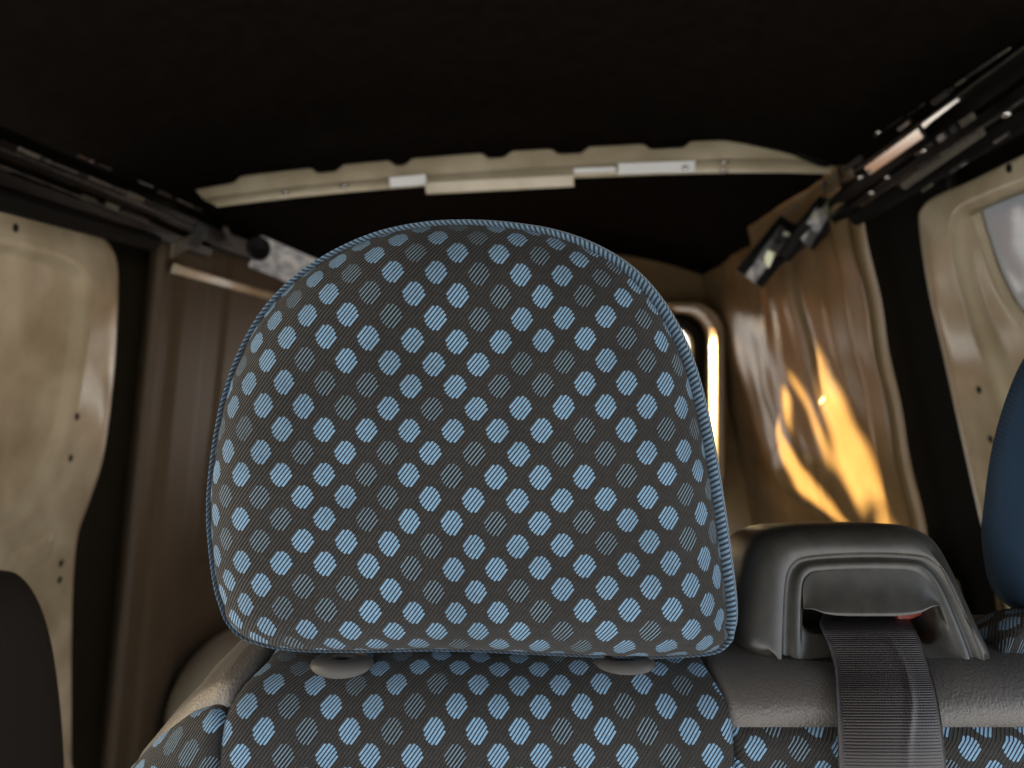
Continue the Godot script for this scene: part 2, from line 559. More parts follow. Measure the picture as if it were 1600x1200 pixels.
func build_seat() -> void:
	prepare_profile()
	var t := thing("bench_seat", "seat back in blue dotted cloth with taupe vinyl shoulders, below the centre headrest", "seat")
	var total := prof_len[prof_len.size() - 1]
	var c := func(v: float) -> Callable: return func(_q: float) -> float: return v
	var left_seam := func(s: float) -> float: return -0.1575 + 0.012 * smoothstep(along_at_y(-0.186), along_at_y(-0.1660), s)
	var right_seam := func(s: float) -> float: return 0.1200 - 0.006 * smoothstep(along_at_y(-0.19), along_at_y(-0.1660), s)
	panel("centre_panel", left_seam, right_seam, c.call(0.0), c.call(total - 0.1), 0.0045, 0.012, M.fabric, t, 110, 150, Vector2(0.004, 0.010))
	var right_border := along_at_y(-0.1885)
	panel("lower_panel", right_seam, c.call(0.42), c.call(0.0), c.call(right_border), 0.004, 0.008, M.fabric, t, 80, 70, Vector2(0.016, 0.002))
	panel("shoulder_trim", right_seam, c.call(0.42), c.call(right_border), c.call(total), 0.003, 0.008, M.vinyl, t, 80, 90)
	var a := along_at_y(-0.179)
	var b := along_at_y(-0.1665)
	var left_border := func(x: float) -> float: return lerpf(a, b, pow(clampf((-0.158 - x) / 0.075, 0, 1), 0.8))
	panel("side_panel", c.call(-0.256), left_seam, c.call(0.0), left_border, 0.004, 0.010, M.fabric, t, 50, 80, Vector2(0.009, 0.006))
	panel("side_trim", c.call(-0.256), left_seam, left_border, c.call(total), 0.0035, 0.008, M.vinyl, t, 50, 80)
	# headrest guides: domed oval plastic collars sunk in the top of the seat
	for px in [533.0, 976.0]:
		var where := at(px, 1036, 0.430) + Vector3(0, -0.0038, -0.004)
		var g := SurfaceTool.new()
		g.begin(Mesh.PRIMITIVE_TRIANGLES)
		var rows := []
		for e in [[1.04, -0.012], [1.03, 0.000], [1.0, 0.0035], [0.93, 0.0065], [0.80, 0.0082], [0.55, 0.009], [0.36, 0.009], [0.34, 0.007], [0.33, -0.004]]:
			var row := []
			for i in 40:
				var th := TAU * i / 40.0
				row.append(where + Vector3(cos(th) * 0.0195 * e[0], e[1] - 0.003, sin(th) * 0.0125 * e[0]))
			rows.append(row)
		put("headrest_guide", sheet(rows, true), M.sleeve, t)
		rows = []
		for e in [[1.24, -0.003], [1.20, 0.0005], [1.12, 0.001], [1.06, -0.003]]:
			var row := []
			for i in 40:
				var th := TAU * i / 40.0
				row.append(where + Vector3(cos(th) * 0.0195 * e[0], e[1] - 0.004, sin(th) * 0.0125 * e[0]))
			rows.append(row)
		put("guide_rim", sheet(rows, true), M.black, t)
	# hard shell below, down to the floor
	var shell := BoxMesh.new()
	shell.size = Vector3(0.60, 0.50, 0.14)
	put_mesh("base", shell, M.black, Vector3(0.09, 0.25, -0.46), t)
	build_belt_guide(t)

func belt_plane(px: float, py: float, w: float) -> Vector3:
	var d := 0.437 + (1045.0 - py) / 225.0 * 0.035
	var p := at(px, py, d)
	return p + Vector3(0, 0.16, 0.98) * w

func loops(list: Array, n: int, place: Callable) -> Array:      # [[outline, height], ...] -> rows for sheet()
	var rows := []
	for e in list:
		var pts: PackedVector2Array = smooth(V(e[0]), n) if e.size() < 3 else even(closed_line(V(e[0])), n, true)
		var row := []
		for p in pts:
			row.append(place.call(p.x, p.y, e[1]))
		rows.append(row)
	return rows

# outlines as seen from one middle point, so that the rings of a pressing line up
func rings(list: Array, n: int, place: Callable, mid: Vector2, turn: float) -> Array:
	var rows := []
	for e in list:
		var dense := smooth(V(e[0]), 900)
		var row := []
		row.resize(n)
		var ang := PackedFloat32Array()
		for p in dense: ang.append(fposmod((p - mid).angle() - turn, TAU))
		var order := range(dense.size())
		order.sort_custom(func(a, b): return ang[a] < ang[b])
		var j := 0
		for k in n:
			# finer steps around the direction that the camera sees
			var f := k / float(n)
			var th := TAU * (f + 0.13 * sin(TAU * f))
			while j < order.size() - 1 and ang[order[j]] < th: j += 1
			var b: int = order[j]
			var a: int = order[(j - 1 + order.size()) % order.size()]
			var gap := fposmod(ang[b] - ang[a], TAU)
			var t := clampf(fposmod(th - ang[a], TAU) / maxf(gap, 1e-6), 0, 1)
			var p := dense[a].lerp(dense[b], t)
			row[k] = place.call(p.x, p.y, e[1])
		rows.append(row)
	return rows

func closed_line(a: Array) -> PackedVector2Array:
	var o := PackedVector2Array(a)
	o.append(a[0])
	return o

func shrunk(a: Array, by: float, cx: float, cy: float) -> Array:
	var o := []
	for i in range(0, a.size(), 2):
		var d := Vector2(a[i] - cx, a[i + 1] - cy)
		d = d * (1.0 - by / d.length())
		o.append(cx + d.x)
		o.append(cy + d.y)
	return o

func build_belt_guide(t: Node3D) -> void:
	var outer := [1340, 1050, 1240, 1049, 1195, 1035, 1164, 1012, 1160, 955, 1165, 900, 1177, 856, 1203, 830, 1255, 821, 1350, 818, 1425, 821, 1466, 837, 1495, 878, 1530, 955, 1561, 1028, 1545, 1043, 1450, 1050]
	var groove_out := [1340, 1047, 1260, 1047, 1232, 1045, 1222, 1035, 1223, 960, 1227, 905, 1238, 880, 1265, 869, 1350, 864, 1428, 867, 1457, 877, 1480, 905, 1505, 962, 1532, 1034, 1520, 1045, 1430, 1047]
	var groove_in := [1340, 1041, 1262, 1041, 1245, 1040, 1239, 1032, 1239, 960, 1242, 910, 1251, 889, 1273, 880, 1350, 876, 1423, 878, 1447, 887, 1467, 912, 1490, 962, 1515, 1030, 1505, 1040, 1430, 1041]
	var lip := [1340, 1032, 1265, 1032, 1253, 1030, 1248, 1022, 1248, 960, 1251, 913, 1259, 896, 1277, 889, 1350, 885, 1419, 887, 1440, 894, 1458, 915, 1478, 962, 1500, 1021, 1492, 1030, 1430, 1032]
	var slot := [1340, 990, 1290, 990, 1268, 988, 1258, 975, 1256, 955, 1258, 945, 1264, 938, 1275, 934, 1350, 932, 1420, 934, 1445, 938, 1460, 945, 1468, 965, 1468, 992, 1450, 1006, 1415, 998]
	var rows := loops([[outer, -0.060], [outer, -0.016], [shrunk(outer, 5, 1345, 950), -0.007], [shrunk(outer, 14, 1345, 950), -0.0015], [shrunk(outer, 28, 1345, 950), 0.0012], [shrunk(groove_out, -3, 1345, 950), 0.0016], [groove_out, 0.0008], [shrunk(groove_out, 4, 1345, 950), -0.0016], [shrunk(groove_in, -3, 1345, 950), -0.0015], [groove_in, 0.0006], [shrunk(groove_in, 4, 1345, 950), 0.0012], [lip, 0.0008], [shrunk(lip, 6, 1345, 950), -0.0002], [shrunk(slot, -8, 1345, 960), -0.0012], [shrunk(slot, -2, 1345, 960), -0.0028], [slot, -0.006], [shrunk(slot, 2, 1345, 960), -0.012], [shrunk(slot, 2, 1345, 960), -0.055]], 160, belt_plane)
	rows.append(collapse(rows[rows.size() - 1]))
	put("belt_guide", sheet(rows, true), M.plastic, t)
	# hood above the slot, its lower lip rolled outwards
	var top := smooth(V([1254, 950, 1254, 914, 1263, 898, 1282, 892, 1350, 889, 1416, 891, 1438, 899, 1454, 920, 1469, 944]), 60, false)
	var low := smooth(V([1254, 951, 1268, 951, 1285, 957, 1310, 960, 1350, 960.5, 1400, 960, 1428, 956, 1450, 947, 1469, 945]), 60, false)
	var hr := []
	for k in 13:
		var f := k / 12.0
		var row := []
		for i in 60:
			var p := top[i].lerp(low[i], f)
			var mid: float = 1.0 - pow(absf(i / 59.0 * 2.0 - 1.0), 6.0)
			row.append(belt_plane(p.x, p.y, 0.0012 + 0.0048 * mid * smoothstep(0.0, 1.0, f) * f))
		hr.append(row)
	for e in [[0.6, -0.0012], [0.0, -0.004], [-1.5, -0.012], [-3.0, -0.03]]:
		var row := []
		for i in 60:
			var mid: float = 1.0 - pow(absf(i / 59.0 * 2.0 - 1.0), 6.0)
			row.append(belt_plane(low[i].x, low[i].y + e[0], 0.0012 + 0.0048 * mid + e[1]))
		hr.append(row)
	put("slot_hood", sheet(hr), M.plastic, t)
	# something reddish inside the mouth of the slot
	var tag := SurfaceTool.new()
	tag = bar(belt_plane(1425, 972, -0.016), belt_plane(1462, 958, -0.018), 0.007, 0.003, Vector3(0, 0.3, 1))
	put("red_tab", tag, M.red, t)

func build_belt() -> void:
	var t := thing("seat_belt", "black ribbed seat belt strap hanging out of the plastic guide slot", "seat belt")
	# edges of the strap from inside the slot down over the seat: left x, right x, height, distance
	var k := [[1290, 1410, 950, 0.492], [1286, 1417, 962, 0.474], [1281, 1424, 972, 0.456], [1284, 1431, 984, 0.4445], [1293, 1441, 1005, 0.436], [1304, 1452, 1040, 0.424], [1307, 1463, 1080, 0.408], [1309, 1471, 1125, 0.395], [1311, 1477, 1175, 0.386], [1312, 1481, 1240, 0.379], [1312, 1484, 1330, 0.372]]
	var l := []
	var r := []
	var dp := []
	for e in k:
		l.append(Vector2(e[0], e[2]))
		r.append(Vector2(e[1], e[2]))
		dp.append(Vector2(e[3] * 1000.0, e[2]))
	var n := 90
	var ls := smooth(l, n, false)
	var rows := []
	var back := []
	var uvs := []
	var run := 0.0
	var prev := Vector3.ZERO
	for j in n:
		var y := ls[j].y
		var i := 0
		while i < k.size() - 2 and k[i + 1][2] < y: i += 1
		var f: float = clampf((y - k[i][2]) / float(k[i + 1][2] - k[i][2]), 0, 1)
		var i0 := maxi(i - 1, 0)
		var i3 := mini(i + 2, k.size() - 1)
		var rx: float = cubic_interpolate(k[i][1], k[i + 1][1], k[i0][1], k[i3][1], f)
		var d: float = cubic_interpolate(k[i][3], k[i + 1][3], k[i0][3], k[i3][3], f)
		var row := []
		var brow := []
		var uv := []
		for q in 31:
			var u := q / 30.0
			var p := at(lerpf(ls[j].x, rx, u), y, d)
			var open := smoothstep(965.0, 1040.0, y)
			# the strap is a little cupped, with a soft fold right of its middle
			var w: float = 0.0035 * (1.0 - pow(2.0 * u - 1.0, 2)) * open + 0.0017 * exp(-pow((u - 0.66 - 0.05 * sin(y / 40.0)) / 0.035, 2)) * smoothstep(985.0, 1030.0, y) * (1.0 - 0.6 * smoothstep(1090.0, 1190.0, y))
			p += Vector3(0, 0.35, 0.93) * w
			row.append(p)
			brow.append(p - Vector3(0, 0.35, 0.93) * 0.0014)
		if j > 0: run += row[15].distance_to(prev)
		prev = row[15]
		for q in 31: uv.append(Vector2(q / 30.0, run / 0.0064))
		rows.append(row)
		back.append(brow)
		uvs.append(uv)
	var st := SurfaceTool.new()
	st.begin(Mesh.PRIMITIVE_TRIANGLES)
	var base := add_sheet(st, rows, false, uvs, false, 0)
	base = add_sheet(st, back, false, uvs, true, base)
	for q in [0, 30]:
		var e0 := []
		var e1 := []
		var ue := []
		for j in n:
			e0.append(rows[j][q])
			e1.append(back[j][q])
			ue.append(uvs[j][q])
		base = add_sheet(st, [e0, e1], false, [ue, ue], q == 0, base)
	put("strap", st, M.belt, t)

func build_neighbours() -> void:
	var t := thing("headrest", "plain navy blue twill headrest cut off by the right edge", "headrest")
	var out := V([1536, 850, 1540, 790, 1552, 705, 1575, 622, 1606, 552, 1660, 480, 1760, 430, 1900, 430, 1990, 520, 2010, 800, 1990, 930, 1900, 985, 1700, 990, 1600, 969, 1552, 930])
	var inset := func(_n: Vector2, _p: Vector2) -> float: return 6.0
	cushion(t, out, 0.440, 0.030, 0.09, inset, M.navy, M.navy, Vector2.ZERO, 3.0, 0.522)
	var cyl := CylinderMesh.new()
	cyl.top_radius = 0.006
	cyl.bottom_radius = 0.006
	cyl.height = 0.10
	put_mesh("post", cyl, M.steel, at(1700, 985, 0.50) + Vector3(0, -0.02, 0), t)
	# the seat it belongs to: dotted shoulder
	t = thing("bench_seat", "dark dotted cloth seat shoulder under the navy headrest at the right edge", "seat")
	var rows := []
	var uvs := []
	for j in 41:
		var row := []
		var uv := []
		for i in 41:
			var u := i / 40.0
			var v := j / 40.0 * 2.6
			# shoulder rolls over towards the left and the back
			var x := 0.284 + 0.16 * u
			var top := -0.140 - 0.06 * pow(1.0 - u, 12.0)
			var z := -0.450 - 0.055 * sin(clampf(v - 1.0, 0, 1.6))
			var y := top - 0.05 * maxf(0.0, 1.0 - v) - 0.02 * (1.0 - cos(clampf(v - 1.0, -0.6, 1.6)))
			row.append(Vector3(x, EYE + y, z + 0.012 * (1.0 - minf(v, 1.0)) * u))
			uv.append(fabric_uv(x, v * 0.05))
		rows.append(row)
		uvs.append(uv)
	put("shoulder_panel", sheet(rows, false, uvs), M.fabric, t)
	var low := BoxMesh.new()
	low.size = Vector3(0.18, 0.86, 0.10)
	put_mesh("back_shell", low, M.black, Vector3(0.43, 0.43, -0.50), t)
	# left: dark bolster of the seat by the left door
	t = thing("seat_bolster", "dark brown seat bolster rising at the lower left corner", "seat")
	var ob := V([97, 1300, 95, 1190, 88, 1095, 75, 1005, 56, 941, 30, 899, 0, 884, -60, 890, -140, 955, -190, 1100, -200, 1300, -180, 1500, 60, 1500, 92, 1420])
	cushion(t, ob, 0.60, 0.03, 0.12, inset, M.brown_cloth, M.brown_cloth, Vector2.ZERO, 3.0, 0.71)
	var leg := BoxMesh.new()
	leg.size = Vector3(0.12, 0.66, 0.09)
	put_mesh("back_shell", leg, M.black, Vector3(-0.44, 0.33, -0.69), t)

# ---------------------------------------------------------------- the van's shell
func build_shell() -> void:
	# roof lining, a shallow arch from the windscreen header to the tail
	var rows := []
	for skin in 2:
		pass
	var under := []
	var over := []
	for j in 33:
		var z := lerpf(0.62, -2.80, j / 32.0)
		var row := []
		var top := []
		for i in 25:
			var x := lerpf(-0.80, 0.80, i / 24.0)
			var y := EYE + 0.515 - 0.15 * pow(absf(x) / 0.8, 2.4) + 0.02 * x - 0.02 * smoothstep(-1.6, -2.7, z) - 0.34 * smoothstep(-0.02, 0.62, z)
			row.append(Vector3(x, y, z))
			top.append(Vector3(x, y + 0.03, z))
		# the cant rail: the roof edge turns down behind the tops of the doors
		row.push_front(Vector3(-0.805, EYE + 0.30, z))
		row.append(Vector3(0.805, EYE + 0.335, z))
		top.push_front(Vector3(-0.835, EYE + 0.30, z))
		top.append(Vector3(0.835, EYE + 0.335, z))
		under.append(row)
		over.append(top)
	var st := SurfaceTool.new()
	st.begin(Mesh.PRIMITIVE_TRIANGLES)
	var base := add_sheet(st, under, false, [], true, 0)
	base = add_sheet(st, over, false, [], false, base)
	base = add_sheet(st, [under[0], over[0]], false, [], false, base)
	struct(put("ceiling", st, M.liner))
	rows = []
	var fl := BoxMesh.new()
	fl.size = Vector3(1.9, 0.04, 3.6)
	struct(put_mesh("floor", fl, M.rubber, Vector3(0, -0.02, -1.0), self))
	# left side wall behind the door, a ribbed pressed panel
	rows = []
	for j in 61:
		var y := lerpf(-1.1, 0.43, j / 60.0)
		var row := []
		for i in 121:
			var z := lerpf(-1.57, -2.80, i / 120.0)
			var w := 0.012 * smoothstep(-1.63, -1.66, z) * (1.0 - smoothstep(-1.78, -1.81, z))
			w += 0.010 * smoothstep(-1.90, -1.93, z) * smoothstep(-0.5, -0.45, y)
			w -= 0.006 * smoothstep(0.02, 0.0, absf(y + 0.25)) * smoothstep(-1.84, -1.86, z)
			row.append(Vector3(-0.76 + 0.10 * y + w, EYE + y, z))
		rows.append(row)
	struct(put("wall_left", thick_sheet(rows, Vector3(-0.03, 0, 0)), M.board))
	# right side wall: flat skin, and on it the swelling of the pillar casing with a rounded toe
	var casing := []
	for p in V([1196, 380, 1200, 430, 1216, 560, 1233, 640, 1222, 700, 1221, 742, 1243, 775, 1285, 796, 1330, 820, 1420, 860, 1700, 1000, 1900, 300]):
		var q := on_right(p.x, p.y)
		casing.append(Vector2(q.z, q.y - EYE))
	casing[casing.size() - 2] = Vector2(-1.2, -0.40)
	casing[casing.size() - 1] = Vector2(-1.2, 0.60)
	casing[0] = Vector2(casing[1].x, 0.60)
	var cp := PackedVector2Array(casing)
	var g0 := on_right(1262, 410)
	var g1 := on_right(1312, 620)
	var ga := Vector2(g0.z, g0.y - EYE)
	var gb := Vector2(g1.z, g1.y - EYE)
	var h0 := on_right(1303, 735)
	var h1 := on_right(1312, 800)
	var ha := Vector2(h0.z, h0.y - EYE)
	var hb := Vector2(h1.z, h1.y - EYE)
	rows = []
	for j in 154:
		var y := lerpf(-1.1, 0.43, j / 153.0)
		var row := []
		for i in 136:
			var z := lerpf(-1.465, -2.80, i / 135.0)
			var p := Vector2(z, y)
			var w := 0.0
			if y > -0.5:
				var dist := 9.0
				for e in cp.size():
					var near := Geometry2D.get_closest_point_to_segment(p, cp[e], cp[(e + 1) % cp.size()])
					dist = minf(dist, near.distance_to(p))
				if not Geometry2D.is_point_in_polygon(p, cp): dist = -dist
				var f := clampf((dist + 0.015) / 0.06, 0, 1)
				w += 0.045 * sin(f * PI / 2)
				w -= 0.014 * exp(-pow(Geometry2D.get_closest_point_to_segment(p, ga, gb).distance_to(p) / 0.014, 2))
				w -= 0.010 * exp(-pow(Geometry2D.get_closest_point_to_segment(p, ha, hb).distance_to(p) / 0.012, 2))
				w += 0.010 * smoothstep(-1.56, -1.54, z)
				w += 0.004 * sin(z * 17.0 + y * 9.0) * sin(y * 21.0 - z * 5.0)
				# shallow drawn ripples of the pressing
				w += 0.0016 * sin(z * 58.0 + 2.5 * sin(y * 5.0 + 1.0)) * (0.6 + 0.4 * sin(y * 13.0 + z * 7.0))
			row.append(Vector3(0.78 - 0.20 * y - w, EYE + y, z))
		rows.append(row)
	struct(put("wall_right", thick_sheet(rows, Vector3(0.03, 0, 0)), M.wall))
	# rubber-black gaps between doors and walls
	for e in [[-1, -1.36, -1.75], [1, -1.28, -1.65]]:
		var a := []
		for y in [-1.1, -0.7, -0.3, 0.0, 0.2, 0.43]:
			var row := []
			for i in 9:
				var z := lerpf(e[1], e[2], i / 8.0)
				var lean: float = 0.76 - 0.10 * y if e[0] < 0 else 0.78 - 0.20 * y
				row.append(Vector3(e[0] * (lean + 0.036 + 0.02 * sin(i / 8.0 * PI)), EYE + y, z))
			a.append(row)
		var s := thing("door_seal", "black rubber gap behind the %s door panel" % ("left" if e[0] < 0 else "right"), "door seal", "door seals")
		put("rubber", thick_sheet(a, Vector3(e[0] * 0.02, 0, 0)), M.rubber, s)
	build_tail()

func thick_sheet(rows: Array, off: Vector3) -> SurfaceTool:
	var st := SurfaceTool.new()
	st.begin(Mesh.PRIMITIVE_TRIANGLES)
	var back := []
	for r in rows:
		var b := []
		for p in r: b.append(p + off)
		back.append(b)
	var base := add_sheet(st, rows, false, [], off.x < 0, 0)
	base = add_sheet(st, back, false, [], off.x > 0, base)
	base = add_sheet(st, [rows[0], back[0]], false, [], false, base)
	var n := rows.size() - 1
	base = add_sheet(st, [rows[n], back[n]], false, [], true, base)
	for c in [0, rows[0].size() - 1]:
		var e := []
		var f := []
		for j in rows.size():
			e.append(rows[j][c])
			f.append(back[j][c])
		base = add_sheet(st, [e, f], false, [], c == 0, base)
	return st

func round_rect(x0: float, y0: float, x1: float, y1: float, r: float, n: int, z: float) -> Array:
	var dense := PackedVector2Array()
	for q in [[x1 - r, y1 - r, 0.0], [x0 + r, y1 - r, PI / 2], [x0 + r, y0 + r, PI], [x1 - r, y0 + r, PI * 1.5]]:
		for k in 9:
			var a: float = q[2] + k / 8.0 * PI / 2
			dense.append(Vector2(q[0] + cos(a) * r, q[1] + sin(a) * r))
	dense.append(dense[0])
	var row := []
	for p in even(dense, n, true): row.append(Vector3(p.x, EYE + p.y, z))
	return row

func build_tail() -> void:
	var n := 120
	# rear wall of the van round the tail window, with a raised pressed edge
	var rows := [round_rect(-0.95, -1.1, 0.95, 0.60, 0.01, n, -2.74), round_rect(-0.77, -0.46, 0.77, 0.315, 0.13, n, -2.74), round_rect(-0.755, -0.44, 0.755, 0.300, 0.12, n, -2.68), round_rect(-0.745, -0.43, 0.745, 0.290, 0.115, n, -2.60), round_rect(-0.730, -0.42, 0.730, 0.276, 0.105, n, -2.575), round_rect(-0.715, -0.41, 0.715, 0.264, 0.10, n, -2.59), round_rect(-0.708, -0.405, 0.708, 0.258, 0.10, n, -2.76)]
	struct(put("wall_back", sheet(rows, true), M.wall))
	var t := thing("tail_window", "rear window with black rubber gasket glowing yellow beside the headrest", "window")
	rows = [round_rect(-0.71, -0.41, 0.71, 0.262, 0.10, n, -2.75), round_rect(-0.70, -0.40, 0.70, 0.252, 0.095, n, -2.715), round_rect(-0.665, -0.37, 0.665, 0.222, 0.075, n, -2.715), round_rect(-0.655, -0.36, 0.655, 0.212, 0.07, n, -2.735), round_rect(-0.655, -0.36, 0.655, 0.212, 0.07, n, -2.76)]
	put("gasket", sheet(rows, true), M.rubber, t)
	var inner := round_rect(-0.66, -0.365, 0.66, 0.217, 0.07, n, -2.745)
	var mid := []
	for p in inner: mid.append(Vector3(0, EYE - 0.07, -2.745))
	put("pane", sheet([inner, mid], true), M.clear_glass, t)
	build_blind()

# a torn sun blind stuck over most of the tail window: it lets the low sun through in ragged gaps
func build_blind() -> void:
	var t := thing("window_blind", "torn tan cloth blind over the rear window behind the headrest", "blind")
	var gaps := []
	gaps.append(PackedVector2Array([Vector2(-0.315, -0.08), Vector2(-0.325, 0.05), Vector2(-0.340, 0.17), Vector2(-0.37, 0.20), Vector2(-0.43, 0.12), Vector2(-0.50, 0.02), Vector2(-0.56, -0.06), Vector2(-0.56, -0.12), Vector2(-0.44, -0.14), Vector2(-0.375, -0.18)]))
	gaps.append(PackedVector2Array([Vector2(-0.50, -0.16), Vector2(-0.60, -0.135), Vector2(-0.645, -0.14), Vector2(-0.645, -0.36), Vector2(-0.48, -0.36)]))
	gaps.append(PackedVector2Array([Vector2(0.13, -0.02), Vector2(0.06, 0.0), Vector2(0.05, -0.08), Vector2(-0.01, -0.14), Vector2(-0.12, -0.175), Vector2(-0.21, -0.21), Vector2(-0.25, -0.27), Vector2(-0.10, -0.26), Vector2(0.04, -0.22), Vector2(0.13, -0.14)]))
	gaps.append(PackedVector2Array([Vector2(-0.02, 0.02), Vector2(-0.05, 0.08), Vector2(-0.10, 0.07), Vector2(-0.07, 0.0), Vector2(-0.03, -0.05)]))
	gaps.append(PackedVector2Array([Vector2(-0.15, 0.12), Vector2(-0.19, 0.11), Vector2(-0.26, 0.0), Vector2(-0.29, -0.10), Vector2(-0.255, -0.10), Vector2(-0.19, 0.02)]))
	var st := SurfaceTool.new()
	st.begin(Mesh.PRIMITIVE_TRIANGLES)
	var cell := 0.01
	for j in 60:
		for i in 126:
			var x := -0.66 + i * cell
			var y := -0.37 + j * cell
			var p := Vector2(x + cell / 2, y + cell / 2)
			var open := false
			for g in gaps:
				if Geometry2D.is_point_in_polygon(p + 0.008 * Vector2(sin(y * 41.0 + x * 31.0), sin(x * 37.0 - y * 29.0)), g): open = true
			if open or p.x > 0.640 and (p.y < 0.02 and p.y > -0.24 and sin(y * 120.0) + 0.6 * sin(y * 47.0) > 0.85 or p.y > 0.11): continue
			for z in [-2.700, -2.697]:
				var zz: float = z + 0.004 * sin(x * 9.0) * sin(y * 7.0)
				for v in ([0, 1, 2, 1, 3, 2] if z > -2.699 else [0, 2, 1, 1, 2, 3]):
					st.add_vertex(Vector3(x + cell * (v % 2), EYE + y + cell * (1 - v / 2), zz))
	put("cloth", st, M.blind, t)

# ---------------------------------------------------------------- doors
func build_doors() -> void:
	var t := thing("van_door", "cream painted inner door panel with a sunken field, at the left edge", "door", "van doors")
	var outer := [-520, 230, -200, 288, 0, 321, 60, 333, 130, 350, 170, 373, 189, 412, 190, 490, 183, 600, 167, 715, 145, 785, 128, 835, 121, 900, 118, 1000, 118, 1200, 118, 1420, -520, 1560]
	var inner := [-420, 330, -180, 362, 0, 384, 50, 394, 100, 410, 124, 424, 133, 448, 131, 500, 120, 580, 104, 665, 80, 735, 45, 790, 10, 818, -60, 842, -180, 862, -300, 885, -420, 910]
	var rows := rings([[outer, -0.045, 1], [outer, -0.008, 1], [outset(outer, -4), -0.002, 1], [outset(outer, -9), 0.0, 1], [outset(outer, -24), 0.0, 1]], 360, on_left, Vector2(-150, 600), PI)
	var field := rings([[outset(inner, 12), 0.0, 1], [outset(inner, 5), -0.0005, 1], [inner, -0.004, 1], [outset(inner, -6), -0.011, 1], [outset(inner, -12), -0.014, 1]], 360, on_left, Vector2(-150, 600), PI)
	# rim skin: from the outer edge to the field, matched by direction
	put("rim", sheet(match_rows(rows, field[0]), true), M.paint, t)
	put("sunken_field", sheet(field + [collapse(field[field.size() - 1])], true), M.paint, t)
	for p in V([120, 651, 110, 716, 95, 880, 93, 906, 24, 356]):
		hole(t, on_left(p.x, p.y, 0.0005), Vector3(1, -0.1, 0))
	dent(t, on_left, [20, 870, 60, 850, 78, 838, 72, 870, 40, 885])
	t = thing("van_door", "cream painted inner door panel with a window, at the right edge", "door", "van doors")
	outer = [2150, -30, 1800, 135, 1600, 236, 1510, 281, 1458, 304, 1436, 322, 1430, 350, 1444, 450, 1470, 565, 1500, 700, 1530, 830, 1552, 905, 1580, 1000, 1660, 1260, 1800, 1600, 2150, 1700]
	inner = [2050, 120, 1800, 215, 1600, 290, 1530, 318, 1505, 330, 1496, 345, 1494, 370, 1501, 420, 1520, 490, 1546, 565, 1576, 645, 1620, 750, 1700, 860, 1850, 900, 2050, 960]
	rows = rings([[outer, -0.045, 1], [outer, -0.008, 1], [outset(outer, -4), -0.002, 1], [outset(outer, -9), 0.0, 1], [outset(outer, -24), 0.0, 1]], 360, on_right, Vector2(1780, 400), 0.0)
	field = rings([[outset(inner, 12), 0.0, 1], [outset(inner, 5), -0.0005, 1], [inner, -0.006, 1], [outset(inner, -6), -0.014, 1]], 360, on_right, Vector2(1780, 400), 0.0)
	put("rim", sheet(match_rows(rows, field[0]), true), M.paint, t)
	var glassy := [2000, 118, 1800, 196, 1600, 274, 1524, 304, 1508, 312, 1507, 330, 1521, 380, 1540, 432, 1568, 482, 1616, 530, 1720, 580, 1850, 600, 2000, 610]
	var win := rings([[outset(glassy, 4), -0.014, 1], [glassy, -0.016, 1], [glassy, -0.030, 1]], 360, on_right, Vector2(1780, 400), 0.0)
	put("sunken_field", sheet([field[0], field[1], field[2], field[3]] + match_rows([field[3]], win[0]).slice(1) + [win[1], win[2]], true), M.paint, t)
	var pane := rings([[outset(glassy, 3), -0.026, 1]], 360, on_right, Vector2(1780, 400), 0.0)
	put("pane", sheet([pane[0], collapse(pane[0])], true), M.glass, t)
	put("window_strip", bar(on_right(1519, 311, -0.010), on_right(1700, 240, -0.010), 0.022, 0.008, Vector3(-1, -0.2, 0)), M.paint, t)
	for p in V([1530, 609, 1548, 686, 1577, 263]):
		hole(t, on_right(p.x, p.y, 0.0005), Vector3(-1, -0.2, 0))

func outset(a: Array, by: float) -> Array:
	var o := []
	var n := a.size() / 2
	for i in n:
		var p := Vector2(a[i * 2], a[i * 2 + 1])
		var q := Vector2(a[((i + 1) % n) * 2], a[((i + 1) % n) * 2 + 1])
		var r := Vector2(a[((i - 1 + n) % n) * 2], a[((i - 1 + n) % n) * 2 + 1])
		var t := ((q - p).normalized() + (p - r).normalized()).normalized()
		var nor := Vector2(t.y, -t.x)
		if Geometry2D.is_polygon_clockwise(closed_poly(a)): nor = -nor
		o.append(p.x + nor.x * by)
		o.append(p.y + nor.y * by)
	return o

func closed_poly(a: Array) -> PackedVector2Array:
	return PackedVector2Array(V(a))

func match_rows(rows: Array, target: Array) -> Array:       # bridge from the last loop to another one, in a few even steps
	var last: Array = rows[rows.size() - 1]
	var n: int = last.size()
	var out := rows.duplicate()
	for k in range(1, 5):
		var row := []
		for i in n: row.append(last[i].lerp(target[i], k / 4.0))
		out.append(row)
	return out

func collapse(row: Array) -> Array:
	var c := Vector3.ZERO
	for p in row: c += p
	c /= row.size()
	var o := []
	for p in row: o.append(c + (p - c) * 0.001)
	return o

func hole(t: Node3D, p: Vector3, n: Vector3) -> void:
	var rows := []
	var side := n.cross(Vector3.UP).normalized()
	var up := side.cross(n).normalized()
	for e in [[0.0068, 0.0002], [0.0058, 0.0006], [0.0048, 0.0002], [0.0001, 0.0]]:
		var row := []
		for i in 16:
			row.append(p + (side * cos(TAU * i / 16) + up * sin(TAU * i / 16)) * e[0] + n.normalized() * e[1])
		rows.append(row)
	put("screw_hole", sheet(rows, true), M.black, t)

func dent(t: Node3D, place: Callable, px: Array) -> void:
	var rows := loops([[outset(px, 6), 0.0004], [px, 0.003], [outset(px, -6), 0.004]], 40, place)
	put("pressed_boss", sheet(rows + [collapse(rows[2])], true), M.paint, t)

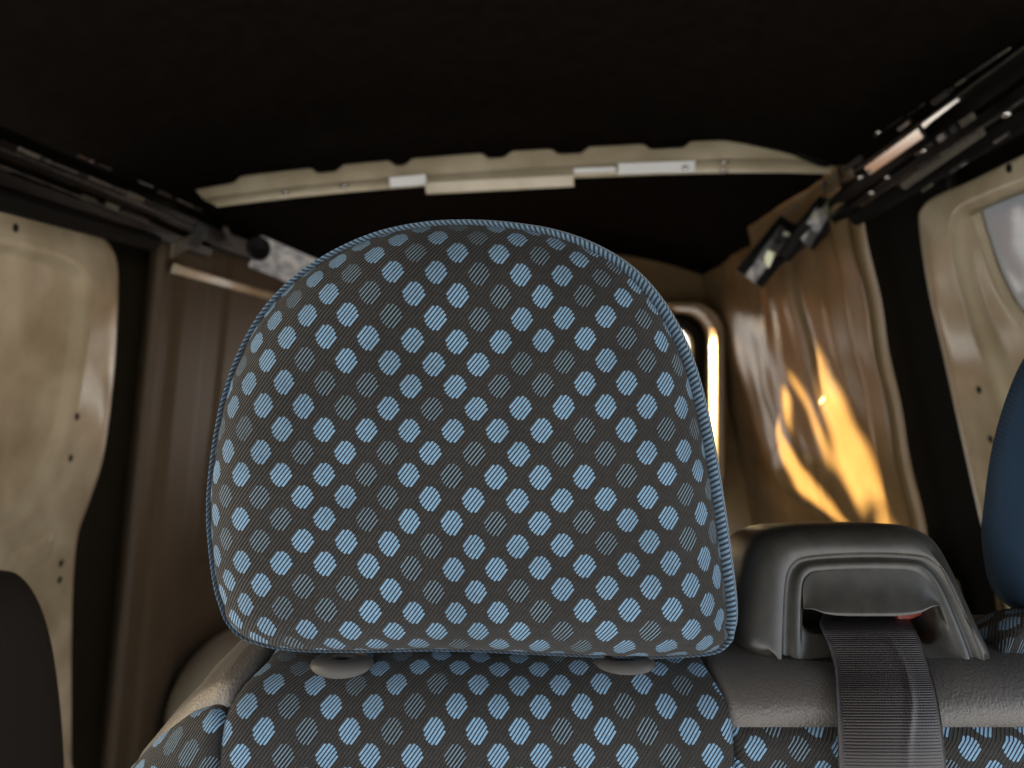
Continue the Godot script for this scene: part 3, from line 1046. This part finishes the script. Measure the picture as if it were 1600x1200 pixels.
# ---------------------------------------------------------------- roof members
# a run of short worn pieces of trim along the rail, unlike in length, width and finish
func broken_run(t: Node3D, called: String, a: Vector2, b: Vector2, side: float, wide: float, inward: Vector3) -> void:
	var f := 0.0
	var whole := a.distance_to(b)
	while f < 1.0:
		var g := minf(f + rng.randf_range(7.0, 38.0) / whole, 1.0)
		if rng.randf() < 0.72 and g - f > 4.0 / whole:
			var p := a.lerp(b, f)
			var q := a.lerp(b, g)
			var m: Material = [M.grey_strip, M.dull_strip, M.sealant, M.dull_strip, M.steel][rng.randi() % 5]
			var tilt := inward + Vector3(rng.randf_range(-0.2, 0.2), rng.randf_range(-0.35, 0.15), rng.randf_range(-0.05, 0.3))
			var off := rng.randf_range(-0.012, 0.004)
			put(called, bar(rail_at(p.x, p.y, side, off), rail_at(q.x, q.y, side, off), wide * rng.randf_range(0.45, 1.1), 0.005, tilt), m, t)
		f = g + rng.randf_range(2.0, 12.0) / whole
func rail_at(px: float, py: float, side: float, off := 0.0) -> Vector3:
	return at(px, py, (0.62 + off) / absf((px - 800.0) / LENS))

func build_roof_members() -> void:
	# arched cross member
	var t := thing("roof_cross_member", "arched cream steel roof bow with stepped upper edge, spanning above the headrest", "roof bow")
	var tops := smooth(V([306, 296, 380, 284, 500, 270, 640, 257, 800, 245, 950, 237, 1100, 229, 1210, 227, 1262, 231, 1302, 243]), 160, false)
	var mids := smooth(V([318, 311, 380, 302, 500, 288, 640, 276, 800, 265, 950, 257, 1100, 250, 1210, 249, 1262, 252, 1300, 256]), 160, false)
	var lows := smooth(V([338, 324, 400, 316, 500, 305, 640, 293, 800, 283, 950, 276, 1100, 271, 1210, 270, 1262, 271, 1298, 272]), 160, false)
	var tabs := [[372, 490], [532, 612], [640, 757], [795, 866], [915, 1010], [1075, 1205]]
	var r_up := []
	for k in 4: r_up.append([])
	for p in tops:
		var lift := 0.0
		for e in tabs: lift = maxf(lift, smoothstep(e[0] - 8, e[0] + 6, p.x) * (1.0 - smoothstep(e[1] - 6, e[1] + 8, p.x)))
		r_up[0].append(at(p.x, p.y - 9 * lift, 1.53))
		r_up[1].append(at(p.x, p.y - 9 * lift, 1.505))
		r_up[2].append(at(p.x, p.y - 9 * lift + 1.5, 1.500))
	for p in mids: r_up[3].append(at(p.x, p.y, 1.500))
	put("upper_flange", sheet(r_up), M.paint, t)
	var r_low := [[], [], [], [], []]
	for i in 160:
		r_low[0].append(at(mids[i].x, mids[i].y, 1.5003))
		r_low[1].append(at(mids[i].x, mids[i].y + 1.5, 1.494))
		r_low[2].append(at(lows[i].x, lows[i].y - 3.0, 1.486))
		r_low[3].append(at(lows[i].x, lows[i].y, 1.490))
		r_low[4].append(at(lows[i].x, lows[i].y, 1.53))
	put("lower_flange", sheet(r_low), M.paint, t)
	var plate := bar(at(665, 294, 1.476), at(896, 282, 1.476), 0.024, 0.006, Vector3(0, -0.25, 1), 0.003)
	put("joint_plate", plate, M.paint, t)
	put("sticker", bar(at(609, 285.5, 1.481), at(666, 280.5, 1.481), 0.020, 0.002, Vector3(0, -0.3, 1)), M.label, t)
	put("sticker", bar(at(896, 267, 1.481), at(962, 264.5, 1.481), 0.010, 0.002, Vector3(0, -0.3, 1)), M.label, t)
	put("sticker", bar(at(966, 264, 1.481), at(1086, 260, 1.481), 0.022, 0.002, Vector3(0, -0.3, 1)), M.label, t)
	for p in V([447, 301, 538, 291, 1070, 262, 1131, 254, 1131, 267, 760, 290]):
		var s := SphereMesh.new()
		s.radius = 0.008
		s.height = 0.010
		put_mesh("bolt", s, M.strip, at(p.x, p.y, 1.484), t)
	put("end_bracket", bar(at(1250, 238, 1.478), at(1298, 258, 1.49), 0.020, 0.006, Vector3(0, -0.3, 1)), M.black, t)
	# side rails under the roof edge: black glossy channels with loose strips, clips and brackets
	var inward := Vector3(-0.86, -0.50, -0.05)
	t = thing("roof_rail", "black roof side channel with amber and grey strips, upper right", "roof rail", "roof side rails")
	for e in [[1700, 20, 1180, 425, 0.060, 0.04, M.gloss, 0.035], [1720, 60, 1300, 345, 0.030, 0.03, M.gloss, 0.03], [1750, 95, 1330, 345, 0.030, 0.02, M.rubber, 0.02]]:
		put("channel", bar(rail_at(e[0], e[1], 1, e[7]), rail_at(e[2], e[3], 1, e[7]), e[4], e[5], inward), e[6], t)
	for e in [[1288, 290, 1486, 141, 0.010], [1210, 352, 1288, 288, 0.011], [1492, 134, 1600, 60, 0.006], [1365, 215, 1440, 165, 0.003]]:
		broken_run(t, "edge_strip", Vector2(e[0], e[1]), Vector2(e[2], e[3]), 1, e[4], inward)
	for e in [[1292, 300, 1640, 45, 0.004], [1345, 322, 1640, 128, 0.004]]:
		put("wire", bar(rail_at(e[0], e[1], 1, -0.010), rail_at(e[2], e[3], 1, -0.010), e[4], 0.004, Vector3(-0.7, -0.7, 0.1)), M.steel, t)
	put("bright_strip", bar(rail_at(1354, 268, 1, -0.006), rail_at(1438, 208, 1, -0.006), 0.019, 0.006, inward), M.strip, t)
	put("bright_strip", bar(rail_at(1441, 197, 1, -0.006), rail_at(1497, 154, 1, -0.006), 0.009, 0.006, inward), M.strip, t)
	for e in [[1390, 270, 1524, 178, 0.011], [1400, 290, 1590, 158, 0.006], [1440, 300, 1600, 190, 0.005]]:
		broken_run(t, "lower_strip", Vector2(e[0], e[1]), Vector2(e[2], e[3]), 1, e[4], inward)
	put("sealant_bead", bar(rail_at(1408, 292, 1, 0.0), rail_at(1528, 208, 1, 0.0), 0.014, 0.010, inward), M.sealant, t)
	for p in V([1344, 277, 1362, 301, 1387, 277, 1373, 207, 1573, 178, 1444, 236]):
		var s := SphereMesh.new()
		s.radius = 0.006
		s.height = 0.009
		put_mesh("bolt", s, M.strip, rail_at(p.x, p.y, 1, -0.012), t)
	for e in [[1170, 436, 1240, 350, 1.64, 0.070], [1252, 378, 1300, 318, 1.54, 0.060]]:
		var br := put("bracket", bar(at(e[0], e[1], e[4] + 0.03), at(e[2], e[3], e[4]), e[5], 0.01, Vector3(-0.35, -0.12, 0.93), 0.004), M.gloss, t)
		for k in 5:
			var c := Vector2(lerpf(e[0], e[2], rng.randf_range(0.1, 0.9)) + rng.randf_range(-12, 14), 0)
			c.y = lerpf(e[1], e[3], (c.x - e[0]) / (e[2] - e[0])) + rng.randf_range(-6, 14)
			var l := Vector2(rng.randf_range(5, 13), -rng.randf_range(6, 18))
			put("bracket_lip", bar(at(c.x - l.x, c.y - l.y, e[4] - 0.012), at(c.x + l.x, c.y + l.y, e[4] - 0.02), rng.randf_range(0.014, 0.036), 0.004, Vector3(rng.randf_range(-0.4, 0.1), rng.randf_range(-0.5, -0.12), 0.9)), [M.zinc, M.steel, M.zinc, M.steel, M.grey_strip][k], br)
	put("gap_plug", bar(at(1224, 402, 1.56), at(1262, 346, 1.53), 0.03, 0.02, Vector3(-0.35, -0.12, 0.93)), M.black, t)
	# left
	inward = Vector3(0.86, -0.50, -0.05)
	t = thing("roof_rail", "black roof side channel with dull strips and a silver bracket, upper left", "roof rail", "roof side rails")
	for e in [[-120, 195, 480, 425, 0.060, 0.04, M.gloss, 0.03], [-120, 235, 330, 395, 0.034, 0.03, M.gloss, 0.02], [-140, 275, 250, 385, 0.03, 0.02, M.rubber, 0.02]]:
		put("channel", bar(rail_at(e[0], e[1], -1, e[7]), rail_at(e[2], e[3], -1, e[7]), e[4], e[5], inward), e[6], t)
	for e in [[0, 221, 200, 303, 0.006], [203, 305, 305, 347, 0.012], [110, 238, 255, 300, 0.005], [250, 300, 330, 336, 0.006]]:
		broken_run(t, "edge_strip", Vector2(e[0], e[1]), Vector2(e[2], e[3]), -1, e[4], inward)
	for e in [[0, 262, 150, 316, 0.007], [168, 322, 266, 359, 0.010]]:
		broken_run(t, "lower_strip", Vector2(e[0], e[1]), Vector2(e[2], e[3]), -1, e[4], inward)
	for e in [[-60, 208, 318, 360, 0.004], [-60, 236, 290, 372, 0.003]]:
		put("wire", bar(rail_at(e[0], e[1], -1, -0.010), rail_at(e[2], e[3], -1, -0.010), e[4], 0.004, Vector3(0.7, -0.7, 0.1)), M.steel, t)
	var br := put("bracket", bar(rail_at(272, 392, -1, -0.012), rail_at(322, 366, -1, -0.012), 0.028, 0.006, Vector3(0.7, -0.4, 0.5)), M.sealant, t)
	put("bracket_lip", bar(rail_at(302, 384, -1, -0.02), rail_at(318, 352, -1, -0.02), 0.022, 0.006, Vector3(0.5, -0.2, 0.84)), M.grey_strip, br)
	var pl := put("silver_plate", bar(at(398, 392, 1.78), at(512, 440, 1.86), 0.082, 0.004, Vector3(0.36, -0.14, 0.92), 0.003), M.steel, t)
	for p in V([404, 388]):
		var rows := []
		var c := at(p.x, p.y, 1.765)
		for k in [[0.030, 0.0], [0.024, 0.004], [0.019, 0.0], [0.0001, -0.004]]:
			var row := []
			for i in 20: row.append(c + Vector3(cos(TAU * i / 20) * k[0] * 0.8, sin(TAU * i / 20) * k[0], k[1] + cos(TAU * i / 20) * k[0] * -0.5))
			rows.append(row)
		put("grommet", sheet(rows, true), M.black, pl)
	put("hook", bar(rail_at(352, 356, -1, -0.016), rail_at(366, 384, -1, -0.016), 0.012, 0.006, Vector3(0.6, 0, 0.8)), M.grey_strip, t)
	put("lower_edge", bar(on_left(262, 421, 0.02), on_left(440, 470, 0.02), 0.022, 0.012, Vector3(0.9, -0.3, 0.2)), M.paint, t)

func build_wheel_arch() -> void:
	var t := thing("wheel_housing", "rounded cream wheel housing glimpsed behind the seat's left shoulder", "wheel housing")
	var c := Vector3(-0.69, EYE - 0.80, -1.95)
	var rows := []
	for j in 17:
		var up := PI / 2 * (1.0 - j / 16.0)
		var row := []
		for i in 48:
			var a := TAU * i / 48.0
			row.append(c + Vector3(cos(a) * cos(up) * 0.17, sin(up) * 0.16, sin(a) * cos(up) * 0.30))
		rows.append(row)
	rows[0] = rows[0].map(func(_p): return c + Vector3(0, 0.16, 0))
	var skirt := []
	for p in rows[16]: skirt.append(Vector3(p.x, 0.0, p.z))
	rows.append(skirt)
	put("housing", sheet(rows, true), M.paint, t)

func _ready() -> void:
	rng.seed = 20240517
	# ---- camera
	var cam := Camera3D.new()
	cam.name = "camera"
	add_child(cam)
	cam.position = Vector3(0, EYE, 0)
	var lens := CameraAttributesPhysical.new()
	lens.frustum_focal_length = 33.95
	lens.frustum_focus_distance = 0.418
	lens.exposure_aperture = 8.5
	lens.frustum_near = 0.05
	lens.frustum_far = 200.0
	cam.attributes = lens
	cam.fov = 54.53
	cam.near = 0.05
	cam.far = 200.0
	cam.current = true
	# ---- sky and sun: pale evening sky, low sun astern on the left
	var env := Environment.new()
	env.background_mode = Environment.BG_SKY
	env.tonemap_mode = Environment.TONE_MAPPER_LINEAR
	env.tonemap_exposure = 8.0
	env.sdfgi_enabled = true
	env.ssao_enabled = true
	env.ssil_enabled = true
	var sky := Sky.new()
	var psm := ProceduralSkyMaterial.new()
	psm.sky_top_color = Color(0.60, 0.66, 0.74)
	psm.sky_horizon_color = Color(0.88, 0.86, 0.83)
	psm.ground_horizon_color = Color(0.84, 0.83, 0.81)
	psm.ground_bottom_color = Color(0.66, 0.65, 0.63)
	psm.sun_angle_max = 85.0
	psm.sun_curve = 0.8
	sky.sky_material = psm
	env.sky = sky
	var we := WorldEnvironment.new()
	we.name = "environment"
	we.environment = env
	add_child(we)
	var sun := DirectionalLight3D.new()
	sun.name = "sun"
	add_child(sun)
	sun.light_color = Color(1.0, 0.85, 0.57)
	sun.light_energy = 1.5
	sun.light_angular_distance = 2.0
	sun.shadow_enabled = true
	sun.look_at_from_position(Vector3.ZERO, Vector3(1.0, -0.10, 0.85), Vector3.UP)
	# ---- the place and the things in it
	make_materials()
	build_shell()
	build_doors()
	build_roof_members()
	build_wheel_arch()
	build_seat()
	build_headrest()
	build_belt()
	build_neighbours()
